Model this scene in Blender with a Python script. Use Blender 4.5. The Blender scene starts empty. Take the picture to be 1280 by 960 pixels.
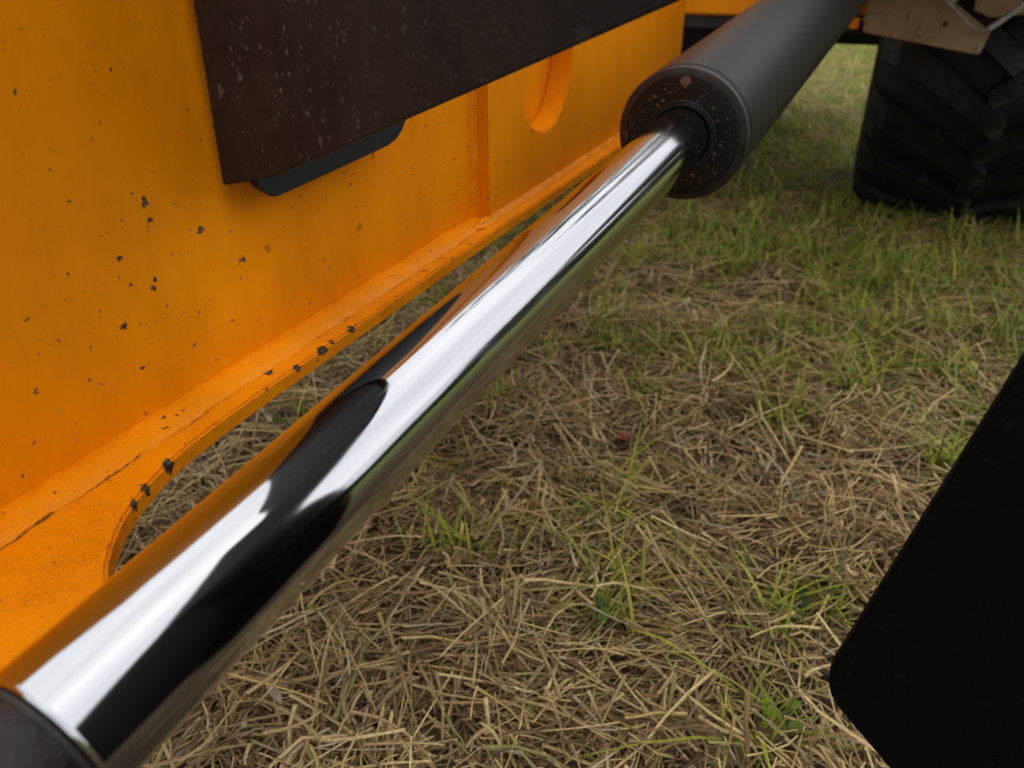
import bpy, bmesh, math, random
import numpy as np
from mathutils import Vector, Matrix, noise as mnoise

random.seed(7)
rng = np.random.default_rng(11)
scene = bpy.context.scene
COL = scene.collection
R = math.radians

# ------------------------------------------------------------------ camera
CAM_H = 0.75
cam = bpy.data.cameras.new("camera")
cam.sensor_width = 36.0
cam.lens = 967.0 / 1280.0 * 36.0
cam.clip_start = 0.02
cam.clip_end = 2000.0
cam.dof.use_dof = True
cam.dof.focus_distance = 0.58
cam.dof.aperture_fstop = 8.0
cam_o = bpy.data.objects.new("camera", cam)
COL.objects.link(cam_o)
cam_o.location = (0, 0, CAM_H)
cam_o.rotation_euler = (R(90 - 29), 0, 0)
scene.camera = cam_o

# ------------------------------------------------------------------ light: overcast day
SUN_EL, SUN_AZ = R(70), R(66)          # azimuth clockwise from +Y: light comes from the front right
world = bpy.data.worlds.new("World")
scene.world = world
world.use_nodes = True
nt = world.node_tree
bg = nt.nodes["Background"]
sky = nt.nodes.new("ShaderNodeTexSky")
sky.sky_type = 'NISHITA'
sky.sun_disc = False
sky.sun_elevation = SUN_EL
sky.sun_rotation = SUN_AZ
sky.dust_density = 2.0
tc = nt.nodes.new("ShaderNodeTexCoord")
cl = nt.nodes.new("ShaderNodeTexNoise")
cl.inputs["Scale"].default_value = 2.2
cl.inputs["Detail"].default_value = 6
cl.inputs["Roughness"].default_value = 0.6
ramp = nt.nodes.new("ShaderNodeValToRGB")
ramp.color_ramp.elements[0].position = 0.25
ramp.color_ramp.elements[0].color = (7.6, 7.8, 8.1, 1)
ramp.color_ramp.elements[1].position = 0.75
ramp.color_ramp.elements[1].color = (14.2, 14.0, 13.7, 1)
mx = nt.nodes.new("ShaderNodeMix")
mx.data_type = 'RGBA'
mx.inputs[0].default_value = 0.88
nt.links.new(tc.outputs["Generated"], cl.inputs["Vector"])
nt.links.new(cl.outputs["Fac"], ramp.inputs["Fac"])
nt.links.new(sky.outputs["Color"], mx.inputs[6])
nt.links.new(ramp.outputs["Color"], mx.inputs[7])
nt.links.new(mx.outputs[2], bg.inputs["Color"])
bg.inputs["Strength"].default_value = 0.125

sun = bpy.data.lights.new("sun", 'SUN')
sun.energy = 0.8
sun.angle = R(110)
sun.color = (1.0, 0.96, 0.9)
sun_o = bpy.data.objects.new("sun", sun)
COL.objects.link(sun_o)
sd = Vector((math.sin(SUN_AZ) * math.cos(SUN_EL), math.cos(SUN_AZ) * math.cos(SUN_EL), math.sin(SUN_EL)))
sun_o.rotation_euler = sd.to_track_quat('Z', 'Y').to_euler()

scene.view_settings.view_transform = 'Standard'
scene.view_settings.look = 'None'
scene.view_settings.exposure = 0.0
scene.view_settings.gamma = 1.0

# ------------------------------------------------------------------ machine frame
# s runs along the machine, l to its left, z up; origin on the ground below the camera
AZ = R(23.3)
ROTZ = math.pi / 2 - AZ
A2 = np.array([math.sin(AZ), math.cos(AZ)])
L2 = np.array([-math.cos(AZ), math.sin(AZ)])


def W(s, l, z=0.0):
    p = A2 * s + L2 * l
    return (float(p[0]), float(p[1]), float(z))


# ------------------------------------------------------------------ material helpers
class M:
    def __init__(self, name):
        self.m = bpy.data.materials.new(name)
        self.m.use_nodes = True
        self.t = self.m.node_tree
        self.b = self.t.nodes["Principled BSDF"]
        self.co = self.n("ShaderNodeTexCoord").outputs["Object"]

    def n(self, kind, **kw):
        nd = self.t.nodes.new(kind)
        for k, v in kw.items():
            setattr(nd, k, v)
        return nd

    def link(self, a, b):
        self.t.links.new(a, b)

    def put(self, sock, v):
        if hasattr(v, "links"):
            self.link(v, sock)
        else:
            sock.default_value = v

    def math(self, op, a, b=0.0, clamp=False):
        nd = self.n("ShaderNodeMath", operation=op, use_clamp=clamp)
        self.put(nd.inputs[0], a)
        self.put(nd.inputs[1], b)
        return nd.outputs[0]

    def vec(self, op, a, b=(0, 0, 0)):
        nd = self.n("ShaderNodeVectorMath", operation=op)
        self.put(nd.inputs[0], a)
        self.put(nd.inputs[1], b)
        return nd.outputs["Value"] if op in ("LENGTH", "DISTANCE", "DOT_PRODUCT") else nd.outputs["Vector"]

    def noise(self, scale, detail=4, rough=0.55, co=None, out="Fac"):
        nd = self.n("ShaderNodeTexNoise")
        nd.inputs["Scale"].default_value = scale
        nd.inputs["Detail"].default_value = detail
        nd.inputs["Roughness"].default_value = rough
        self.link(co if co is not None else self.co, nd.inputs["Vector"])
        return nd.outputs[out]

    def ramp(self, fac, p0, p1, v0=0.0, v1=1.0):
        nd = self.n("ShaderNodeMapRange")
        nd.clamp = True
        self.put(nd.inputs[0], fac)
        for i, v in zip((1, 2, 3, 4), (p0, p1, v0, v1)):
            nd.inputs[i].default_value = v
        return nd.outputs[0]

    def mix(self, fac, a, b):
        nd = self.n("ShaderNodeMix", data_type='RGBA')
        self.put(nd.inputs[0], fac)
        for i, v in ((6, a), (7, b)):
            self.put(nd.inputs[i], v if hasattr(v, "links") else (*v, 1.0))
        return nd.outputs[2]

    def scaled(self, sc, co=None):
        return self.vec('MULTIPLY', co if co is not None else self.co, sc)

    def specks(self, scale, keep, rmin, rmax, co=None, warp=0.0):
        """round-ish random specks: only a share of the Voronoi cells carries one"""
        c = co if co is not None else self.co
        if warp:
            c = self.vec('ADD', c, self.vec('MULTIPLY', self.vec('SUBTRACT', self.noise(scale * 2.2, 3, 0.6, c, "Color"), (0.5, 0.5, 0.5)), (warp,) * 3))
        v = self.n("ShaderNodeTexVoronoi")
        v.inputs["Scale"].default_value = scale
        self.link(c, v.inputs["Vector"])
        sep = self.n("ShaderNodeSeparateColor")
        self.link(v.outputs["Color"], sep.inputs[0])
        on = self.math('LESS_THAN', sep.outputs[0], keep)
        rad = self.ramp(sep.outputs[1], 0, 1, rmin, rmax)
        d = self.math('SUBTRACT', rad, v.outputs["Distance"])
        return self.math('MULTIPLY', on, self.ramp(d, 0.0, 0.05))

    def bump(self, h, dist, strength=1.0, prev=None):
        nd = self.n("ShaderNodeBump")
        nd.inputs["Distance"].default_value = dist
        nd.inputs["Strength"].default_value = strength
        self.put(nd.inputs["Height"], h)
        if prev is not None:
            self.link(prev, nd.inputs["Normal"])
        return nd.outputs[0]

    def out(self, col=None, rough=None, normal=None, metal=None, **kw):
        if col is not None:
            self.put(self.b.inputs["Base Color"], col if hasattr(col, "links") else (*col, 1))
        if rough is not None:
            self.put(self.b.inputs["Roughness"], rough)
        if metal is not None:
            self.put(self.b.inputs["Metallic"], metal)
        if normal is not None:
            self.link(normal, self.b.inputs["Normal"])
        for k, v in kw.items():
            self.put(self.b.inputs[k.replace("_", " ")], v)
        return self.m


ARM_BASE = (0.8, 0.38, 0.0)
ORANGE = (0.92, 0.300, 0.0008)
ORANGE2 = (0.84, 0.245, 0.0008)


def paint(name, chips=(), dense=0.06, rough_bump=0.0, edge=None, crack=None, end=None, pits=0.85):
    m = M(name)
    mott = m.noise(5.5, 5, 0.6)
    fine = m.noise(60, 4, 0.6)
    col = m.mix(m.ramp(mott, 0.35, 0.7), ORANGE, ORANGE2)
    # faint rubbed streaks, then brown blotches painting in shadow and reflection smears
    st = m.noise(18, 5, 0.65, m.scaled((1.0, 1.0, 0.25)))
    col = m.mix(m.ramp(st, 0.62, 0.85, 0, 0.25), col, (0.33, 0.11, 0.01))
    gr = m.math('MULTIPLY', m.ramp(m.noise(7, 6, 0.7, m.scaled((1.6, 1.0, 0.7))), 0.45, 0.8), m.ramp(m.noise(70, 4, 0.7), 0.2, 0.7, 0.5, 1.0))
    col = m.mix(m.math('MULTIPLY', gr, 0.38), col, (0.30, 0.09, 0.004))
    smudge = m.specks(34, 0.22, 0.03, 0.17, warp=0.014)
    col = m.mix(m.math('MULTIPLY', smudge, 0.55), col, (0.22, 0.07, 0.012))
    mask = m.specks(75, dense * 3.4, 0.03, 0.17, warp=0.012)
    mask = m.math('MAXIMUM', mask, m.specks(170, dense * 3.4, 0.05, 0.21, warp=0.007))
    mask = m.math('MAXIMUM', mask, m.math('MULTIPLY', m.specks(420, dense * 2.2, 0.06, 0.20), 0.8))
    if chips:
        wob = m.vec('MULTIPLY', m.vec('SUBTRACT', m.noise(330, 3, 0.65, out="Color"), (0.5, 0.5, 0.5)), (0.008,) * 3)
        cw = m.vec('ADD', m.co, wob)
        for (s, l, z, rs, rz) in chips:
            rs, rz = (rs * 0.52, rz * 0.52) if edge is None else (rs * 0.9, rz * 0.9)
            d = m.vec('SUBTRACT', cw, (s - ARM_BASE[0], l - ARM_BASE[1], z - ARM_BASE[2]))
            d = m.vec('LENGTH', m.vec('MULTIPLY', d, (1 / rs, 1 / 0.006, 1 / rz)))
            mask = m.math('MAXIMUM', mask, m.ramp(d, 0.85, 1.0, 1, 0))
    sep = m.n("ShaderNodeSeparateXYZ")
    m.link(m.co, sep.inputs[0])
    if edge is not None:      # worn chips along one edge at (l, z)
        dl = m.math('SUBTRACT', sep.outputs[1], edge[0] - ARM_BASE[1])
        dz = m.math('SUBTRACT', sep.outputs[2], edge[1] - ARM_BASE[2])
        dd = m.math('SQRT', m.math('ADD', m.math('MULTIPLY', dl, dl), m.math('MULTIPLY', dz, dz)))
        nz = m.noise(120, 3, 0.6)
        e = m.math('SUBTRACT', m.ramp(nz, 0.60, 0.78, 0, 0.004), dd)
        mask = m.math('MAXIMUM', mask, m.ramp(e, 0, 0.0006))
    if end is not None:       # rust along the far cut edge
        e = m.math('SUBTRACT', m.ramp(m.noise(60, 4, 0.65), 0.40, 0.70, 0.002, 0.012), m.math('ABSOLUTE', m.math('SUBTRACT', sep.outputs[0], end - ARM_BASE[0])))
        mask = m.math('MAXIMUM', mask, m.ramp(e, 0, 0.001))
    if crack is not None:     # dirt line in the toe of the weld
        wl = m.math('MULTIPLY', m.math('SUBTRACT', m.noise(45, 6, 0.75), 0.5), 0.008)
        dl = m.math('ABSOLUTE', m.math('ADD', m.math('SUBTRACT', sep.outputs[1], crack - ARM_BASE[1]), wl))
        wd = m.ramp(m.noise(26, 4, 0.7), 0.38, 0.7, 0.0, 0.0013)
        dirt = m.ramp(m.math('SUBTRACT', wd, dl), 0, 0.0005)
        col = m.mix(m.math('MULTIPLY', dirt, 0.85), col, (0.10, 0.035, 0.006))
        pit = m.math('MULTIPLY', m.ramp(m.noise(760, 2, 0.5), 0.55, 0.66), m.ramp(m.noise(22, 4, 0.65), 0.44, 0.66))
        col = m.mix(m.math('MULTIPLY', pit, pits), col, (0.22, 0.07, 0.006))
    chipc = m.mix(m.ramp(m.noise(190, 3, 0.6), 0.40, 0.62), (0.020, 0.011, 0.007) if edge is not None else (0.030, 0.014, 0.007), (0.12, 0.095, 0.065) if edge is not None else (0.15, 0.11, 0.06))
    col = m.mix(mask, col, chipc)
    h = m.math('MULTIPLY', m.noise(900, 2, 0.5), 0.12)
    h = m.math('ADD', h, m.math('MULTIPLY', fine, 0.25 + rough_bump * 3))
    if rough_bump:
        h = m.math('ADD', h, m.math('MULTIPLY', m.noise(260, 4, 0.65), rough_bump))
    nb = m.bump(h, 0.0012)
    nb = m.bump(m.math('MULTIPLY', mask, -1.0), 0.0006, 1.0, nb)
    rg = m.math('ADD', m.ramp(fine, 0.3, 0.7, 0.36, 0.50), m.math('MULTIPLY', mask, 0.35))
    return m.out(col, rg, nb, Specular_IOR_Level=0.16)


web_chips = [(0.3245, .3726, .6241, .0048, .0078), (.3255, .3726, .6130, .0035, .0035), (.3623, .3726, .5961, .0060, .0045), (.394, .3726, .5657, .0055, .0035),
             (.2986, .3726, .5984, .0050, .0030), (.3008, .3726, .581, .0035, .0030), (.3157, .3726, .5734, .0040, .0030),
             (.2946, .3726, .5295, .0040, .0025), (.3372, .3726, .5255, .0035, .0035), (.2896, .3726, .5595, .0055, .0030),
             (.3185, .3726, .5786, .0028, .0026), (.2276, .3726, .5476, .0020, .0030), (.3232, .3726, .6964, .004, .002)]
edge_chips = [(.2637, .3309, .4890, .0048, .0070), (.4237, .3366, .4895, .0075, .0048), (.3928, .3362, .4895, .0046, .0040),
              (.4635, .3385, .4895, .0045, .0025), (.2884, .3616, .4935, .0028, .0020), (.1945, .3668, .4915, .0040, .0030),
              (.2406, .326, .488, .0030, .0050), (.3766, .3523, .491, .0045, .0025), (.437, .3372, .490, .0024, .0024), (.2275, .3195, .488, .0028, .004)]
MAT = {}
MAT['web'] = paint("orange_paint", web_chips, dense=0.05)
MAT['plate2'] = paint("orange_paint_far", (), dense=0.05, end=1.685)
MAT['flange'] = paint("orange_paint_pitted", edge_chips, dense=0.06, rough_bump=0.45, edge=(.3375, .4908), crack=.3515)
MAT['weld'] = paint("orange_paint_weld", edge_chips[4:6], dense=0.05, rough_bump=0.25, crack=.3515, pits=0.35)
MAT['chassis'] = paint("orange_paint_chassis", (), dense=0.03)


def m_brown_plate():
    """black paint; a dusty brown towards the arm also paints in light bounced off it, with mud specks (local y = to the arm)"""
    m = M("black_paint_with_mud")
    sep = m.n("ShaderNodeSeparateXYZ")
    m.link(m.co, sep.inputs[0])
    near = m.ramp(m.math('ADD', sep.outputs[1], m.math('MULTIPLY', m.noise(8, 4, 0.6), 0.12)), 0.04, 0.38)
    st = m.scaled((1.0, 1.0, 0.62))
    dust_bounce = m.ramp(m.noise(22, 5, 0.7, st), 0.35, 0.75, 0.25, 0.9)
    col = m.mix(m.math('MULTIPLY', dust_bounce, near), (0.0032, 0.0026, 0.0022), (0.031, 0.016, 0.0085))  # dust plus painted bounce light near the arm, left black away from it
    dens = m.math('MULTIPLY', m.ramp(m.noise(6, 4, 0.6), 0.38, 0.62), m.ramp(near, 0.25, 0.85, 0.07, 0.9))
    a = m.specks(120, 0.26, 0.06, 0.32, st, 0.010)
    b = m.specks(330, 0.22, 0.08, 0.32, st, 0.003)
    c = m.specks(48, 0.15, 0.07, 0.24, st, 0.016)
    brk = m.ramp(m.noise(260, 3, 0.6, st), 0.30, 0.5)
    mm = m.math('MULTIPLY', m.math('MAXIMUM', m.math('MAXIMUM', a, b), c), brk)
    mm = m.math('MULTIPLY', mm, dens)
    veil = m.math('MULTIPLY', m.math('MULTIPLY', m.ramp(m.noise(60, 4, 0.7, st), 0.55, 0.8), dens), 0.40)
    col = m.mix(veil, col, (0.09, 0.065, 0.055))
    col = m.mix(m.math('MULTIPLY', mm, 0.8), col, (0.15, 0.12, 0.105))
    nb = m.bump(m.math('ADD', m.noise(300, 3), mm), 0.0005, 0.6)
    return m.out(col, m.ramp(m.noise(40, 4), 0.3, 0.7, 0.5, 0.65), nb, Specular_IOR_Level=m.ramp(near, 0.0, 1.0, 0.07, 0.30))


def m_black_paint(name, col, rough, dust=0.06, dustcol=(0.14, 0.11, 0.09), spec=0.4, scale=110):
    m = M(name)
    mott = m.noise(14, 5, 0.6)
    c = m.mix(mott, tuple(x * 0.8 for x in col), tuple(x * 1.25 for x in col))
    d = m.specks(scale, dust, 0.05, 0.22, None, 0.006)
    c = m.mix(m.math('MULTIPLY', d, 0.7), c, dustcol)
    rg = m.math('ADD', m.ramp(m.noise(50, 4), 0.3, 0.7, rough - 0.05, rough + 0.07), m.math('MULTIPLY', d, 0.25))
    nb = m.bump(m.math('ADD', m.noise(500, 3), m.math('MULTIPLY', d, 0.8)), 0.0004, 0.5)
    return m.out(c, rg, nb, Specular_IOR_Level=spec)


def m_gland():
    m = M("chipped_black_gland")
    base = m.mix(m.noise(40, 4), (0.006, 0.0045, 0.004), (0.015, 0.010, 0.008))
    d = m.specks(130, 0.42, 0.10, 0.38, None, 0.009)
    d2 = m.specks(300, 0.34, 0.10, 0.36, None, 0.003)
    big = m.specks(46, 0.20, 0.10, 0.33, None, 0.012)
    mm = m.math('MULTIPLY', m.math('MAXIMUM', d, d2), m.ramp(m.noise(45, 4, 0.6), 0.36, 0.5))
    c = m.mix(m.math('MULTIPLY', mm, 0.85), base, (0.22, 0.18, 0.14))
    c = m.mix(big, c, (0.19, 0.115, 0.08))
    nb = m.bump(m.math('ADD', m.noise(260, 4), m.math('MULTIPLY', mm, -0.7)), 0.0007, 0.8)
    return m.out(c, m.ramp(m.noise(60, 3), 0.3, 0.7, 0.35, 0.6), nb, Specular_IOR_Level=0.35)


def m_chrome():
    m = M("hard_chrome")
    wipe = m.noise(60, 5, 0.6, m.scaled((0.02, 1.0, 1.0)))      # local x runs along the rod
    smear = m.noise(9, 4, 0.6, m.scaled((0.25, 1.0, 1.0)))
    drops = m.math('MAXIMUM', m.specks(95, 0.07, 0.03, 0.10, None, 0.003), m.specks(260, 0.04, 0.04, 0.16, None, 0.002))
    rg = m.math('ADD', m.ramp(wipe, 0.3, 0.8, 0.03, 0.075), m.math('MULTIPLY', m.ramp(smear, 0.50, 0.75), 0.09))
    rg = m.math('ADD', rg, m.math('MULTIPLY', drops, 0.4))
    rg = m.math('ADD', rg, m.math('MULTIPLY', m.ramp(m.noise(240, 3, 0.6, m.scaled((0.03, 1.0, 1.0))), 0.55, 0.8), 0.07))
    col = m.mix(m.math('MULTIPLY', drops, 0.35), m.mix(m.ramp(wipe, 0.3, 0.8), (0.53, 0.545, 0.575), (0.42, 0.435, 0.465)), (0.5, 0.46, 0.4))
    nb = m.bump(m.noise(420, 3, 0.6, m.scaled((0.012, 1.0, 1.0))), 0.00004, 0.30)
    return m.out(col, rg, nb, metal=1.0)


def m_barrel():
    m = M("satin_black_barrel")
    dust = m.ramp(m.noise(16, 5, 0.65), 0.3, 0.8)
    c = m.mix(dust, (0.0095, 0.0095, 0.0095), (0.018, 0.0165, 0.015))
    d = m.specks(90, 0.06, 0.03, 0.12, None, 0.008)
    c = m.mix(m.math('MULTIPLY', d, 0.7), c, (0.16, 0.13, 0.10))
    scr = m.math('MULTIPLY', m.ramp(m.noise(30, 2, 0.5, m.scaled((3.0, 0.2, 0.2))), 0.70, 0.74), m.ramp(m.noise(6, 2), 0.55, 0.65))
    c = m.mix(m.math('MULTIPLY', scr, 0.5), c, (0.16, 0.14, 0.12))
    nb = m.bump(m.noise(420, 3, 0.6), 0.0005, 0.5)
    return m.out(c, 0.46, nb, Specular_IOR_Level=0.32)


def m_simple(name, a, b, scale, rough, bump=0.0, bscale=100, metal=0.0, spec=0.4):
    m = M(name)
    c = m.mix(m.ramp(m.noise(scale, 5, 0.65), 0.35, 0.68), a, b)
    nb = m.bump(m.noise(bscale, 4, 0.6), bump) if bump else None
    return m.out(c, m.ramp(m.noise(scale * 2, 4), 0.3, 0.7, rough - 0.08, rough + 0.08), nb, metal, Specular_IOR_Level=spec)


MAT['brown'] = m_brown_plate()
MAT['strip'] = m_black_paint("slate_paint", (0.013, 0.0155, 0.016), 0.6, 0.02, spec=0.25)
MAT['black'] = m_black_paint("black_paint", (0.0035, 0.0032, 0.003), 0.5, 0.03, (0.07, 0.06, 0.045), spec=0.10, scale=60)
MAT['gland'] = m_gland()
MAT['chrome'] = m_chrome()
MAT['barrel'] = m_barrel()
MAT['seal'] = m_simple("black_seal", (0.012, 0.011, 0.011), (0.03, 0.028, 0.026), 60, 0.5)
MAT['ringworn'] = m_simple("worn_grey_brown_paint", (0.020, 0.017, 0.015), (0.045, 0.036, 0.031), 60, 0.5, 0.0006, 300)
MAT['eye'] = m_simple("dark_cast_steel", (0.010, 0.006, 0.005), (0.024, 0.015, 0.0125), 40, 0.5, 0.001, 200)
MAT['rubber'] = m_simple("tyre_rubber", (0.0035, 0.0033, 0.003), (0.008, 0.0072, 0.006), 9, 0.62, 0.002, 60, spec=0.35)
def m_lug():
    m = M("highlight_lug_rubber")
    d = m.math('MULTIPLY', m.ramp(m.noise(5, 5, 0.65), 0.47, 0.66), m.ramp(m.noise(40, 4, 0.7), 0.3, 0.6, 0.4, 1.0))
    c = m.mix(d, (0.0028, 0.0027, 0.0025), (0.055, 0.051, 0.043))  # grey patches paint highlights onto the tread bars
    return m.out(c, m.ramp(m.noise(20, 4), 0.3, 0.7, 0.38, 0.6), m.bump(m.noise(60, 4, 0.6), 0.003), Specular_IOR_Level=0.35)


MAT['lug'] = m_lug()
MAT['tan'] = m_simple("dried_mud_on_steel", (0.25, 0.155, 0.08), (0.39, 0.275, 0.16), 7, 0.75, 0.004, 45)
MAT['mud'] = m_simple("dried_mud", (0.12, 0.075, 0.035), (0.24, 0.17, 0.095), 30, 0.85, 0.003, 90)
MAT['bare'] = m_simple("scraped_steel", (0.25, 0.23, 0.2), (0.4, 0.38, 0.34), 40, 0.45, 0.001, 100, metal=0.6)
MAT['rust'] = m_simple("rusty_bolt", (0.06, 0.025, 0.012), (0.10, 0.045, 0.02), 60, 0.8, 0.001, 200)
MAT['wire'] = m_simple("galvanised_wire", (0.35, 0.35, 0.36), (0.55, 0.55, 0.56), 80, 0.4, 0.0, 100, metal=0.7)
MAT['dark_steel'] = m_simple("dirty_dark_steel", (0.012, 0.010, 0.009), (0.035, 0.026, 0.02), 12, 0.7, 0.002, 60)


# ------------------------------------------------------------------ object helpers
def empty(name, base, label, cat, group=None):
    o = bpy.data.objects.new(name, None)
    COL.objects.link(o)
    o.location = W(*base)
    o.rotation_euler = (0, 0, ROTZ)
    o.empty_display_size = 0.1
    o["label"] = label
    o["category"] = cat
    if group:
        o["group"] = group
    o["_base"] = base
    return o


def link(name, bm, mat, parent, smooth=False, base=None):
    """mesh given in machine coordinates (s, l, z), stored relative to the thing's base"""
    me = bpy.data.meshes.new(name)
    if base is None:
        q = parent
        while q.parent:
            q = q.parent
        base = tuple(q["_base"])
    bmesh.ops.translate(bm, verts=bm.verts, vec=Vector((-base[0], -base[1], -base[2])))
    bmesh.ops.recalc_face_normals(bm, faces=bm.faces)
    bm.to_mesh(me)
    bm.free()
    me.materials.append(MAT[mat])
    if smooth:
        for f in me.polygons:
            f.use_smooth = True
        try:
            me.set_sharp_from_angle(angle=R(32))
        except Exception:
            pass
    o = bpy.data.objects.new(name, me)
    COL.objects.link(o)
    o.parent = parent
    return o


def prism(outline, to3, thick, bev=0.0, holes=(), seg=2):
    """flat plate from a 2-D outline (with holes); to3(u, v, w) maps to machine coordinates"""
    bm = bmesh.new()
    edges = []
    for loop in (outline, *holes):
        vs = [bm.verts.new((u, v, 0)) for u, v in loop]
        for i in range(len(vs)):
            edges.append(bm.edges.new((vs[i], vs[(i + 1) % len(vs)])))
    if holes:
        bmesh.ops.triangle_fill(bm, use_beauty=True, use_dissolve=False, edges=edges)
    else:
        bm.faces.new(bm.verts[:])
    ex = bmesh.ops.extrude_face_region(bm, geom=bm.faces[:])
    bmesh.ops.translate(bm, verts=[v for v in ex["geom"] if isinstance(v, bmesh.types.BMVert)], vec=(0, 0, thick))
    bmesh.ops.recalc_face_normals(bm, faces=bm.faces)
    if bev:
        es = [e for e in bm.edges if len(e.link_faces) == 2 and e.calc_face_angle(0) > R(50)]
        bmesh.ops.bevel(bm, geom=es, offset=bev, segments=seg, affect='EDGES', clamp_overlap=True)
    for v in bm.verts:
        v.co = Vector(to3(*v.co))
    return bm


def round_poly(pts, rads, n=7):
    """round the corners of a polygon"""
    out = []
    N = len(pts)
    for i, (p, r) in enumerate(zip(pts, rads)):
        p = Vector(p)
        if r <= 0:
            out.append(tuple(p))
            continue
        a = (Vector(pts[i - 1]) - p).normalized()
        b = (Vector(pts[(i + 1) % N]) - p).normalized()
        ang = a.angle(b)
        d = r / math.tan(ang / 2)
        c = p + (a + b).normalized() * (r / math.sin(ang / 2))
        p0, p1 = p + a * d, p + b * d
        a0 = math.atan2(*(p0 - c).yx)
        a1 = math.atan2(*(p1 - c).yx)
        da = (a1 - a0 + math.pi) % (2 * math.pi) - math.pi
        for k in range(n + 1):
            t = a0 + da * k / n
            out.append((c.x + r * math.cos(t), c.y + r * math.sin(t)))
    return out


def lathe(profile, c, axis, n=96, closed=False, side=None):
    """profile: list of (distance along axis, radius)"""
    bm = bmesh.new()
    w = Vector(axis).normalized()
    u = Vector((0, 0, 1)).cross(w)
    if u.length < 1e-4:
        u = Vector((1, 0, 0))
    u.normalize()
    v = w.cross(u)
    c = Vector(c)
    rings = []
    for d, r in profile:
        if r <= 1e-6:
            rings.append([bm.verts.new(c + w * d)])
        else:
            rings.append([bm.verts.new(c + w * d + u * (r * math.cos(2 * math.pi * k / n)) + v * (r * math.sin(2 * math.pi * k / n))) for k in range(n)])
    pairs = list(zip(rings[:-1], rings[1:]))
    if closed:
        pairs.append((rings[-1], rings[0]))
    for a, b in pairs:
        for k in range(n):
            k2 = (k + 1) % n
            if len(a) == 1 and len(b) == 1:
                continue
            if len(a) == 1:
                bm.faces.new((a[0], b[k], b[k2]))
            elif len(b) == 1:
                bm.faces.new((a[k], b[0], a[k2]))
            else:
                bm.faces.new((a[k], b[k], b[k2], a[k2]))
    return bm


def tube(pts, r, n=10, rfun=None):
    bm = bmesh.new()
    pts = [Vector(p) for p in pts]
    rings = []
    up = Vector((0.3, 0.2, 1)).normalized()
    for i, p in enumerate(pts):
        t = (pts[min(i + 1, len(pts) - 1)] - pts[max(i - 1, 0)]).normalized()
        u = up.cross(t).normalized()
        v = t.cross(u)
        rr = rfun(i) if rfun else r
        rings.append([bm.verts.new(p + u * (rr * math.cos(2 * math.pi * k / n)) + v * (rr * math.sin(2 * math.pi * k / n))) for k in range(n)])
    for a, b in zip(rings[:-1], rings[1:]):
        for k in range(n):
            bm.faces.new((a[k], a[(k + 1) % n], b[(k + 1) % n], b[k]))
    bm.faces.new(rings[0])
    bm.faces.new(list(reversed(rings[-1])))
    return bm


def box(s0, s1, l0, l1, z0, z1, bev=0.003):
    bm = bmesh.new()
    bmesh.ops.create_cube(bm, size=1)
    for v in bm.verts:
        v.co = Vector((s0 + (v.co.x + .5) * (s1 - s0), l0 + (v.co.y + .5) * (l1 - l0), z0 + (v.co.z + .5) * (z1 - z0)))
    if bev:
        bmesh.ops.bevel(bm, geom=bm.edges[:], offset=bev, segments=2, affect='EDGES')
    return bm


# ------------------------------------------------------------------ smooth random fields for the ground
class Field:
    def __init__(self, seed, lam, n=26):
        g = np.random.default_rng(seed)
        k = 2 * math.pi / (lam * g.uniform(0.55, 1.8, n))
        th = g.uniform(0, 2 * math.pi, n)
        self.kx, self.ky, self.ph = k * np.cos(th), k * np.sin(th), g.uniform(0, 6.28, n)
        self.n = n

    def __call__(self, x, y):
        x = np.asarray(x, float)[..., None]
        y = np.asarray(y, float)[..., None]
        return np.sin(x * self.kx + y * self.ky + self.ph).sum(-1) / math.sqrt(self.n / 2)


F_LUMP, F_LUMP2 = Field(1, 0.35), Field(2, 0.09)
F_COMB = Field(9, 0.30)
F_GREEN, F_GREEN2, F_BARE, F_TONE = Field(3, 0.55), Field(4, 0.16), Field(5, 0.22), Field(6, 0.3)


def ground_z(x, y):
    d = np.hypot(x, y)
    f = np.clip((14 - d) / 4, 0, 1)
    return (0.006 * F_LUMP(x, y) + 0.0025 * F_LUMP2(x, y)) * f - 0.012


def green_amount(x, y):
    """0 = dead cut straw, 1 = fresh green grass"""
    x = np.asarray(x, float)
    y = np.asarray(y, float)
    s = x * A2[0] + y * A2[1]
    l = x * L2[0] + y * L2[1]
    d = np.hypot(x, y)
    g = -1.02 + 1.15 * np.clip((d - 0.95) / 1.2, 0, 1.25) + 0.45 * F_GREEN(x, y) + 0.75 * F_GREEN2(x, y)
    for (cs, cl_, r, a) in ((0.83, 0.43, .13, -.8), (2.15, -.28, .34, 1.0), (2.5, -.1, .35, .7), (.80, .07, .05, .7), (.95, .53, .045, .35), (.62, .0, .05, .5), (2.4, .16, .35, .7), (1.25, .02, .10, 1.1), (.98, .30, .04, 1.0), (.72, .16, .04, 1.0), (1.05, .10, .05, 1.0), (.62, .10, .035, .8), (.86, -.04, .05, .7), (1.3, .22, .06, .9), (1.6, -.2, .2, .6), (1.5, .12, .12, .6)):
        g = g + a * np.exp(-((s - cs) ** 2 + (l - cl_) ** 2) / r ** 2)
    return np.clip(g, 0, 1)


# ground sheet: one grid, fine near the machine, reaching the horizon
def axis_coords():
    fine = np.arange(-3, 6.001, 0.04)
    far = [6.3, 6.8, 7.5, 8.5, 10, 12, 15, 20, 30, 50, 90, 160, 300, 600]
    near = [-600, -300, -160, -90, -50, -30, -20, -12, -8, -6, -4.5, -3.6]
    return np.concatenate([near, fine, far])


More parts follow.
